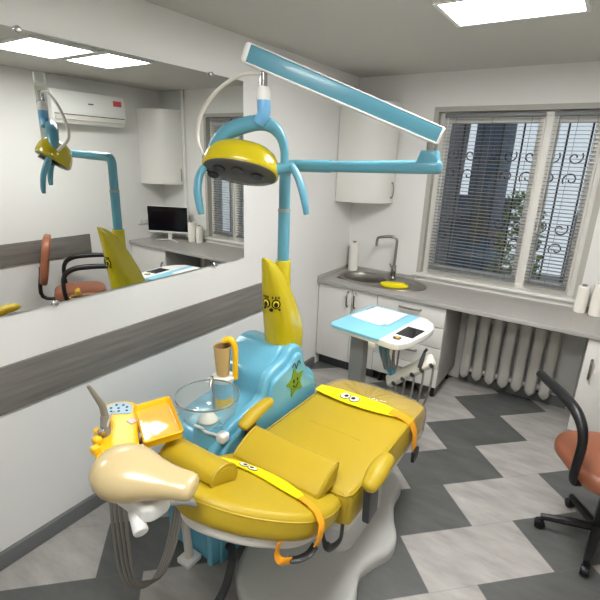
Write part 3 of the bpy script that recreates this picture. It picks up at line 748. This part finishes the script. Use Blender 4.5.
M().tube([(1.04,-1.39,.88),(1.04,-1.40,.74),(1.08,-1.41,.64),(1.13,-1.41,.57)], [.035,.034,.03,.026], n=14, smooth=5).build('rack_arm', 'armblue', t)
ra, rb = V((1.105,-1.43,.510)), V((1.385,-1.38,.74))
dr_ = (rb-ra).normalized(); rackm = frame((ra+rb)/2, dr_, (0.15,-.45,.9))
RL = (rb-ra).length
M().box((0,0,0), (RL,.085,.05), .012, mx=rackm).build('handpiece_rack', 'offwhite', t)
for k in range(5):
    x = -RL/2+.05+k*RL*.2
    M().box((x,-.043,.012), (.022,.022,.03), .005, mx=rackm).build('rack_slot', 'charcoal', t)
    p = rackm @ V((x,-.045,-.01))
    M().tube([p, p+V((.002,-.008,-.08)), p+V((-.01,-.005,-.2)), p+V((-.05,.02,-.31)), p+V((-.16,.05,-.36)), V((.90,-1.40,.24))], .0075, n=8, smooth=6).build('handpiece_hose', 'hose', t)
hp = thing('dental_handpiece', rackm @ V((.12,0,.03)), 'dark dental handpiece resting in the white instrument rack', 'handpiece')
a = rackm @ V((.085,-.035,.035)); b_ = rackm @ V((.165,.03,.075))
M().tube([a, a.lerp(b_,.5), b_], [.013,.015,.009], n=12).build('handpiece_body', 'charcoal', hp)
M().tube([b_, b_+V((.012,.0,.022))], [.009,.011], n=12).build('handpiece_head', 'darkmetal', hp)
m = M()
for k in range(3):
    x = 1.0+.03*k
    m = M().tube([(x+.08,-1.50+.02*k,.88),(x+.085,-1.51+.02*k,.72),(x+.10,-1.49+.02*k,.63),(x+.10,-1.47+.02*k,.72),(x+.10,-1.46+.02*k,.88)], .006, n=8, smooth=5)
    m.build('table_hose', 'hose', t)
# paper sheets
for k, (ang, dx, dy, z, lab) in enumerate(((-.10,-.05,.075,.0085,'white paper sheet lying underneath on the blue instrument table'),(.02,-.03,.105,.0105,'printed white paper sheet on top of the blue instrument table'))):
    mm = TM @ Matrix.Translation(V((dx,dy,z))) @ Matrix.Rotation(ang,4,'Z')
    m = M(); R = []
    for i in range(9):
        x = -.125+.25*i/8; cz = .0006+.004*max(0,(abs(x)-.09))/.035
        R.append([mm @ V((x,-.145,cz)), mm @ V((x,.145,cz)), mm @ V((x,.145,cz+.001)), mm @ V((x,-.145,cz+.001))])
    o = m.rings(R).build('paper_sheet', 'paper', org=mm.translation); tag(o, lab, 'paper', 'papers on the instrument table')

# ------------------------------------------------------------------ dental chair
D = thing('dental_chair', (1.2,-2.3,0), 'reclined yellow vinyl dental chair on a white lobed base', 'dental chair')
lobes = [(1.28,-1.70),(1.40,-1.80),(1.42,-1.95),(1.47,-2.08),(1.535,-2.20),(1.545,-2.31),(1.50,-2.42),(1.475,-2.52),(1.52,-2.66),(1.50,-2.82),(1.38,-2.94),(1.24,-2.95),(1.10,-2.95),(.98,-2.86),(.915,-2.70),(.90,-2.55),(.95,-2.36),(.91,-2.2),(.93,-2.0),(1.0,-1.82),(1.12,-1.72)]
lob = [(p.x,p.y) for p in spline(lobes, 5)][::-1]
M().pad(lob, 0, .07, 0, .035, .012).build('base_plate', 'chairbase', D, ang=60)
M().pad(rrect(1.2,-2.25,.36,.52,.1), .07, .30, 0, .05).build('lift_column', 'chairbase', D)
M().pad(rrect(1.2,-2.3,.30,.42,.06), .28, .50, 0, .02).build('lift_mechanism', 'charcoal', D)
# seat: outline
SZ = .655
seat_o = [(.96,-2.735),(1.2,-2.738),(1.44,-2.735),(1.476,-2.718),(1.49,-2.67),(1.49,-2.4),(1.49,-2.05),(1.49,-1.85),(1.45,-1.76),(1.30,-1.70),(1.12,-1.69),(.98,-1.74),(.925,-1.84),(.915,-2.05),(.91,-2.4),(.91,-2.67),(.924,-2.718)]
so_ = [(p.x,p.y) for p in spline(seat_o, 5)]
def droop(m):
    for v in m.bm.verts: v.co.z -= .62*max(0, v.co.y+2.0)**2      # foot end slopes down a little
    return m
seat = droop(M().pad(so_, SZ-.165, SZ, .03, .032, .012)).build('seat', 'yellow', D, ang=60)
droop(M().pad([(x*.93+1.2*.07, y*.95-2.22*.05) for x, y in so_], SZ-.22, SZ-.16, .01, .01)).build('seat_frame', 'offwhite', D)
def piping(out, z, r, mx=None, ins=.0):
    cx = sum(p[0] for p in out)/len(out); cy = sum(p[1] for p in out)/len(out)
    pts = [V((p[0], p[1], z)) for p in out]
    if mx is not None: pts = [mx @ p for p in pts]
    return M().tube(pts, r, n=6, closed=True)
spm = piping([(1.2+(x-1.2)*.982, -2.21+(y+2.21)*.988) for x, y in so_], SZ-.006, .0042)
droop(spm).build('seat_piping', 'yellow', seat)
seat_tree = bvh(seat)
for y in (-2.10,-2.36):
    pts = [seat_tree.ray_cast(V((1.05+.3*k/14, y-.0, 1)), V((0,0,-1)))[0]+V((0,0,-.0018)) for k in range(15)]
    M().tube(pts, .004, n=6).build('seat_seam', 'yellow', seat)
# backrest, inclined plane
BK = math.atan(.42); BO = V((1.2,-2.70,.546))
BM = Matrix.Translation(BO) @ Matrix.Rotation(PI, 4, 'Z') @ Matrix.Rotation(BK, 4, 'X') @ Matrix.Translation(V((0,0,0)))
# local: x -> -x world, y -> towards head (-y world, rising), z -> up
bo = [(-.248,.06),(-.20,.035),(0,.03),(.26,.035),(.285,.06),(.30,.2),(.298,.36),(.262,.49),(.19,.57),(.11,.60),(.03,.588),(-.09,.53),(-.185,.445),(-.252,.345),(-.276,.23),(-.268,.13)]
bo = [(p.x,p.y) for p in spline(bo, 5)]
if sum(bo[i][0]*bo[(i+1)%len(bo)][1]-bo[(i+1)%len(bo)][0]*bo[i][1] for i in range(len(bo))) < 0: bo = bo[::-1]
BT = .075
back = M().pad(bo, -.035, BT, .045, .03, .006, mx=BM).build('backrest', 'yellow', D, ang=60)
piping([(x*.995, .33+(y-.33)*.995) for x, y in bo], BT-.026, .004, BM).build('backrest_piping', 'yellow', back)
M().pad([(x*.86, .31+(y-.31)*.88) for x, y in bo], -.07, -.03, .02, .005, mx=BM).build('backrest_shell', 'offwhite', D)
def bk(x, y, z=0.): return BM @ V((1.2-x, y, BT+z))     # world x, distance up the back, height above surface
# armrests
def armrest(side, pts, rad, col, flat):
    a = M().tube(pts, rad, n=16, smooth=5, flat=flat, up=(0,0,1)).build('armrest', 'yellow', D, ang=60)
    M().prism(col[0], 'x', col[1], col[2], .008).build('armrest_support', 'charcoal', a)
armrest('left', [(.93,-2.755,.775),(.93,-2.745,.78),(.93,-2.69,.80),(.925,-2.615,.81),(.92,-2.54,.81),(.918,-2.515,.805)], [.012,.028,.036,.034,.030,.012], ([(-2.66,.50),(-2.60,.50),(-2.62,.80),(-2.70,.80)], .885, .908), .8)
armrest('right', [(1.567,-2.755,.755),(1.567,-2.742,.76),(1.567,-2.69,.775),(1.565,-2.62,.785),(1.565,-2.57,.785),(1.565,-2.54,.78)], [.014,.030,.042,.040,.034,.014], ([(-2.66,.505),(-2.57,.515),(-2.59,.75),(-2.68,.75)], 1.515, 1.55), .85)
# headrest
m = M(); R = []
h0, h1 = V((.88,-3.425,.972)), V((1.21,-3.295,.962)); ax = (h1-h0).normalized(); hh = frame(h0, ax, (0,-.15,1)); HL = (h1-h0).length
for f, ry, rz, dz in ((0,.008,.008,0),(.015,.045,.035,0),(.05,.075,.058,0),(.12,.102,.078,.0),(.22,.122,.090,.0),(.34,.126,.092,0),(.46,.115,.084,-.002),(.58,.092,.068,-.003),(.70,.076,.056,-.004),(.82,.066,.048,-.004),(.92,.062,.044,-.004),(.975,.056,.038,-.004),(.995,.04,.028,-.004),(1.0,.02,.015,-.008)):
    R.append([hh @ V((f*HL, y, z+dz)) for y, z in ov(0,0,ry*.82,rz*.76,28,e=2.2)])
hr = m.rings(R).build('headrest', 'cream', D, ang=70); hr['label'] = 'glossy cream headrest'
M().pad(rrect(1.02,-3.36,.20,.11,.04), .845, .905, .01, .02).build('headrest_bracket', 'white', D)
M().tube([(1.06,-3.34,.86),(1.12,-3.24,.82),(1.18,-3.1,.70)], [.022,.022,.024], n=12, smooth=5, flat=.6).build('headrest_bar', 'greycol', D)
M().cyl((1.03,-3.40,.855), (1.105,-3.43,.825), .020, .024, bev=.008).build('headrest_knob', 'white', D)
# film over the foot end
fo = [(x, y) for x, y in so_ if y > -2.02]
m = M(); R = []
foc = sorted(fo, key=lambda q: math.atan2(q[1]+2.0, q[0]-1.2))
def film_ring(k, zoff, grow_):
    return [V((1.2+(x-1.2)*grow_, -2.0+(y+2.0)*grow_, zoff)) for x, y in foc]
R = [film_ring(0, SZ-.17, 1.03), film_ring(0, SZ-.06, 1.045), film_ring(0, SZ-.02, 1.035), film_ring(0, SZ+.005, 1.0), film_ring(0, SZ+.012, .93), film_ring(0, SZ+.02, .75), film_ring(0, SZ+.0215, .5), film_ring(0, SZ+.0215, .05)]
for r in R:
    for i, p in enumerate(r): p.z += .004*math.sin(i*1.7); p.y += .004*math.sin(i*2.3)
fl = M(); fl.rings(R, cap=False, loop=False); droop(fl); fo_ = fl.build('foot_cover', 'film', D, ang=80); fo_['label'] = 'clear plastic foot cover'

# ------------------------------------------------------------------ cushions on the chair
# long bolster lying across the seat/back joint
def bolster(name, x0, x1, prof, frm, label, ends=.02):
    """prof: (u,v) outline; frm maps (x,u,v)"""
    pp = [(p.x,p.y) for p in spline(prof, 5)]; cu = sum(p[0] for p in pp)/len(pp); cv = sum(p[1] for p in pp)/len(pp)
    R = []; L = x1-x0
    for f, s in ((0,.55),(.004,.8),(.012,.93),(.03,.99),(.05,1),(.5,1.015),(.95,1),(.97,.99),(.988,.93),(.996,.8),(1,.55)):
        R.append([frm(x0+L*f, cu+(u-cu)*s, cv+(v-cv)*s) for u, v in pp])
    o = thing(name, frm((x0+x1)/2, cu, 0), label, 'cushion', 'yellow vinyl cushions on the dental chair')
    c = M().rings(R).build('cushion_body', 'yellow', o, ang=60)
    for f in (.02, .98): M().tube([frm(x0+L*f, cu+(u-cu)*.985, cv+(v-cv)*.985) for u, v in pp], .005, n=6, closed=True).build('cushion_piping', 'yellow', c)
    return o
bolster('bolster_cushion', .955, 1.405, [(-.085,.008),(-.09,.03),(-.075,.046),(-.045,.066),(0,.088),(.04,.101),(.07,.106),(.087,.097),(.085,.075),(.07,.04),(.06,.008),(0,.0)],
        lambda x, u, v: V((x, -2.76+u*.95, SZ+.016+v*.9)), 'long yellow vinyl bolster cushion across the middle of the dental chair')
bolster('neck_cushion', .85, 1.135, [(-.06,.0),(-.072,.025),(-.058,.055),(-.015,.076),(.035,.07),(.065,.045),(.072,.015),(.06,0),(0,-.002)],
        lambda x, u, v: bk(x, .455-u, .004+v), 'small rounded yellow neck cushion beside the cream headrest')

# ------------------------------------------------------------------ straps
def eye_pair(parent, P, x, n, wide=.025, tall=.03, gap=.026, yy=None):
    """P centre, x along the pair, n surface normal"""
    mm = frame(P, x, n)
    for s in (-1,1):
        for sc, h, mt_, nm in ((1.12,.0,'ink','eye_outline'),(1,.001,'eye_white','eye_white'),(.48,.002,'ink','pupil')):
            M().prism([(s*gap+p[0]+(.25*wide*-s if nm == 'pupil' else 0), p[1]) for p in ellipse(0,0,wide*sc,tall*sc,18)], 'z', h-.001, h+.0012).build(nm, mt_, parent, smooth=False)
            pp = parent.children[-1] if False else None
            ob = C.objects[-1]
            ob.data.transform(Matrix.Translation(-ORG[parent.name]) @ mm @ Matrix.Translation(ORG[parent.name]))
# strap across the seat near the foot end
t = thing('safety_strap', (1.2,-1.98,SZ+.02), 'yellow strap with printed eyes across the foot end of the dental chair', 'strap', 'yellow chair straps with printed eyes')
zf = SZ+.026
rows = []
for f, c, wd in ((0,-2.03,.05),(.1,-2.045,.06),(.25,-2.055,.075),(.4,-2.06,.08),(.6,-2.058,.075),(.75,-2.05,.06),(.85,-2.04,.042)):
    x = .905+.585*f; zz_ = zf-.022*abs(2*f-.95)**3-.001
    rows.append(((x,c-wd*.75,zz_),(x,c+wd*.75,zz_),(0,0,1)))
rows = [((.895,-2.0,SZ-.05),(.895,-2.07,SZ-.05),(-1,0,0))][:0]+rows
band = strip(M(), rows).build('printed_band', 'strap_yellow', t)
eye_pair(band, V((1.13,-2.06,zf+.006)), (1,-.05,0), (0,0,1), .026, .030, .029)
rows = []
for x, y, z, nx in ((1.37,-2.047,zf-.002,.0),(1.44,-2.04,zf-.014,.2),(1.485,-2.035,SZ-.01,.7),(1.507,-2.03,SZ-.06,1.),(1.513,-2.03,SZ-.13,1.),(1.515,-2.03,SZ-.17,1.)):
    rows.append(((x,y-.028,z),(x,y+.028,z),(nx,0,1-nx*.8)))
strip(M(), rows).build('webbing', 'orange', t)
M().box((1.525,-2.03,SZ-.19), (.02,.075,.065), .006).build('buckle', 'black', t)
# strap across the backrest
t = thing('safety_strap', bk(1.2,.32), 'yellow strap with printed eyes across the chair back below the bolster', 'strap', 'yellow chair straps with printed eyes')
nb = BM.to_3x3() @ V((0,0,1))
rows = []
for x, c, wd in ((.93,.33,.03),(.99,.285,.034),(1.05,.25,.042),(1.12,.235,.048),(1.19,.235,.054),(1.26,.243,.056),(1.32,.255,.046),(1.365,.268,.034)):
    rows.append((bk(x,c+wd*.7,.011),bk(x,c-wd*.7,.011),nb))
band = strip(M(), rows).build('printed_band', 'strap_yellow', t)
eye_pair(band, bk(1.085,.243,.017), (1,.06,0), nb, .020, .018, .022)
rows = []
for x, c, h, n_ in ((1.35,.265,.0105,nb),(1.41,.28,.0095,nb),(1.455,.292,.0,nb+V((.5,0,0))),(1.485,.30,-.025,V((1,0,.5))),(1.492,.305,-.055,V((1,0,0))),(1.492,.305,-.08,V((1,0,0))),(1.484,.30,-.105,V((1,0,-.3)))):
    rows.append((bk(x,c+.019,h),bk(x,c-.019,h),n_))
strip(M(), rows).build('webbing', 'orange', t)
p = bk(1.484,.30,-.105)
M().tube([p, p+V((-.01,-.03,-.022)), p+V((-.03,-.065,-.026)), p+V((-.05,-.09,-.02))], .016, n=10, smooth=6, flat=.35, up=(0,0,1)).build('buckle', 'black', t)
M().tube([p+V((-.045,-.085,-.022)), p+V((-.07,-.115,-.016)), p+V((-.085,-.12,.01)), p+V((-.085,-.105,.05))], .015, n=10, smooth=6, flat=.2, up=(1,0,0)).build('loop_webbing', 'orange', t)
M().tube([bk(1.46,.21,-.095), bk(1.49,.22,-.125), bk(1.50,.18,-.145), bk(1.505,.12,-.13), bk(1.49,.09,-.085)], .017, n=10, smooth=6, flat=.4, up=(1,0,0)).build('end_loop', 'black', t)

# ------------------------------------------------------------------ assistant arm: pole, yellow holder, tray
t = thing('assistant_unit', (.75,-2.96,0), 'yellow assistant instrument holder with amber tray on a white pole', 'instrument holder')
M().box((.715,-2.912,.015), (.085,.09,.03), .006).build('pole_foot', 'white', t)
M().cyl((.715,-2.912,.03), (.715,-2.965,.88), .021, .021).build('pole', 'offwhite', t)
M().tube([(.715,-2.965,.86),(.72,-3.05,.885),(.71,-3.13,.895)], .025, n=12, smooth=5).build('holder_arm', 'offwhite', t)
hz = .93
ho = [(.515,-3.175),(.505,-3.115),(.545,-3.065),(.61,-3.06),(.70,-3.125),(.80,-3.20),(.87,-3.25),(.90,-3.30),(.88,-3.36),(.80,-3.38),(.74,-3.33),(.68,-3.27),(.61,-3.215)]
hol = [(p.x,p.y) for p in spline(ho, 5)]
if sum(hol[i][0]*hol[(i+1)%len(hol)][1]-hol[(i+1)%len(hol)][0]*hol[i][1] for i in range(len(hol))) < 0: hol = hol[::-1]
M().pad(hol, hz-.05, hz, .015, .012, .003).build('holder_body', 'tray_yellow', t)
pn = [(p.x,p.y) for p in spline([(.535,-3.165),(.53,-3.12),(.56,-3.085),(.60,-3.083),(.645,-3.12),(.615,-3.155),(.575,-3.19)],4)]
if sum(pn[i][0]*pn[(i+1)%len(pn)][1]-pn[(i+1)%len(pn)][0]*pn[i][1] for i in range(len(pn))) < 0: pn = pn[::-1]
pp_ = M().pad(pn, hz, hz+.006, 0, .002).build('button_panel', 'panel', t)
for x, y in ((.555,-3.15),(.552,-3.122),(.575,-3.105),(.60,-3.105),(.622,-3.122),(.58,-3.132),(.60,-3.145),(.578,-3.165)):
    M().cyl((x,y,hz+.005), (x,y,hz+.0075), .0055, n=12).build('button', 'ink', pp_)
M().box((.70,-3.155,hz+.0035), (.035,.03,.002), mx=None).build('label_sticker', 'pinkpaper', t)
m = M()
for k in range(3):
    M().box((.675+.045*k,-3.285-.035*k,hz+.012), (.03,.03,.028), .006).build('tool_cradle', 'tray_yellow', t)
# tray
tc_ = V((.755,-3.03,.925)); e1 = V((.115,.16,0)).normalized(); e2 = V((e1.y,-e1.x,0))
TMx = Matrix(((e1.x,e2.x*1,0,tc_.x),(e1.y,e2.y*1,0,tc_.y),(0,0,1,tc_.z),(0,0,0,1)))
q1 = V((.62,-3.085,0)); q2 = V((.67,-2.94,0)); q3 = V((.925,-3.085,0)); q4 = V((.865,-3.225,0))
def lerp4(a, b): return q1.lerp(q2, a).lerp(q4.lerp(q3, a), b)
ctr = (q1+q2+q3+q4)/4
def quad(scale, r=.02, n=5):
    cs = [ctr+(q-ctr)*scale for q in (q1,q4,q3,q2)]; pts = []
    for i, c in enumerate(cs):
        a = c+(cs[i-1]-c).normalized()*r; b = c+(cs[(i+1)%4]-c).normalized()*r
        for k in range(n+1):
            s = k/n; pts.append(((a*(1-s)**2+c*2*s*(1-s)+b*s*s).x, (a*(1-s)**2+c*2*s*(1-s)+b*s*s).y))
    return pts
TZ = .905; m = M(); R = [[V((*p,z)) for p in quad(f)] for f, z in ((.9,TZ),(.97,TZ+.004),(1.0,TZ+.03),(1.02,TZ+.034),(.985,TZ+.036),(.955,TZ+.032),(.92,TZ+.012),(.88,TZ+.009),(.3,TZ+.009))]
m.rings(R).build('tray', 'tray_yellow', t)
M().pad(quad(.90), TZ+.0085, TZ+.013, 0, .002).build('tray_insert', MT.setdefault('insert', mat('glossy_amber_insert', (238,186,84), .06, coat=1.)), t)
M().tube([(.80,-3.2,.90),(.77,-3.10,.895),(.76,-3.05,.905)], .012, n=10, smooth=4).build('tray_hinge', 'steel', t)
# hoses of the holder
for k in range(4):
    x = .79+.017*k; y = -3.335+.008*k
    M().tube([(x-.01,y+.0,hz-.045),(x,y,.76),(x+.004,y-.005,.55),(x-.0,y+.01,.34),(x-.01,y+.06,.22+.014*k),(x-.03,y+.16,.14+.018*k),(x-.07,y+.27,.17+.022*k),(x-.11,y+.36,.28+.022*k),(x-.13,y+.42,.42),(x-.13,y+.44,.52)], .0068, n=8, smooth=7).build('hose', 'hose', t)
# three-way syringe in the holder
s = thing('air_water_syringe', (.68,-3.27,hz), 'grey angled air water syringe standing in the yellow holder', 'syringe')
M().tube([(.70,-3.285,.895),(.69,-3.265,.95),(.68,-3.255,1.0)], [.018,.021,.017], n=14, smooth=5).build('syringe_handle', 'syringe', s)
M().tube([(.68,-3.255,.995),(.678,-3.258,1.035),(.678,-3.268,1.065),(.678,-3.29,1.115),(.678,-3.306,1.15)], [.014,.013,.012,.009,.006], n=12, smooth=5).build('syringe_nozzle', 'syringe', s)
M().cyl((.700,-3.283,.955), (.708,-3.296,.958), .015, n=14, bev=.003).build('syringe_button', 'chrome', s)
sj = thing('saliva_ejector', (.70,-3.25,hz), 'thin white saliva ejector tube leaning in the yellow holder', 'dental tool')
M().tube([(.70,-3.275,.935),(.705,-3.26,.98),(.715,-3.245,1.02),(.725,-3.235,1.03)], .004, n=8, smooth=5).build('ejector_tube', 'offwhite', sj)

# ------------------------------------------------------------------ light
w = bpy.data.worlds.new('world'); bpy.context.scene.world = w; w.use_nodes = True
nt = w.node_tree; bg = nt.nodes['Background']
sky = nt.nodes.new('ShaderNodeTexSky'); sky.sky_type = 'HOSEK_WILKIE'; sky.turbidity = 6; sky.sun_direction = V((.3,-.6,.7)).normalized()
mx = nt.nodes.new('ShaderNodeMix'); mx.data_type = 'RGBA'; mx.inputs[0].default_value = .7
nt.links.new(sky.outputs[0], mx.inputs[6]); mx.inputs[7].default_value = (.8,.85,.92,1)
nt.links.new(mx.outputs[2], bg.inputs[0]); bg.inputs[1].default_value = .75
sc = bpy.context.scene
sc.view_settings.view_transform = 'Standard'; sc.view_settings.look = 'None'; sc.view_settings.gamma = 1; sc.view_settings.use_curve_mapping = False
sc.view_settings.exposure = 0.75
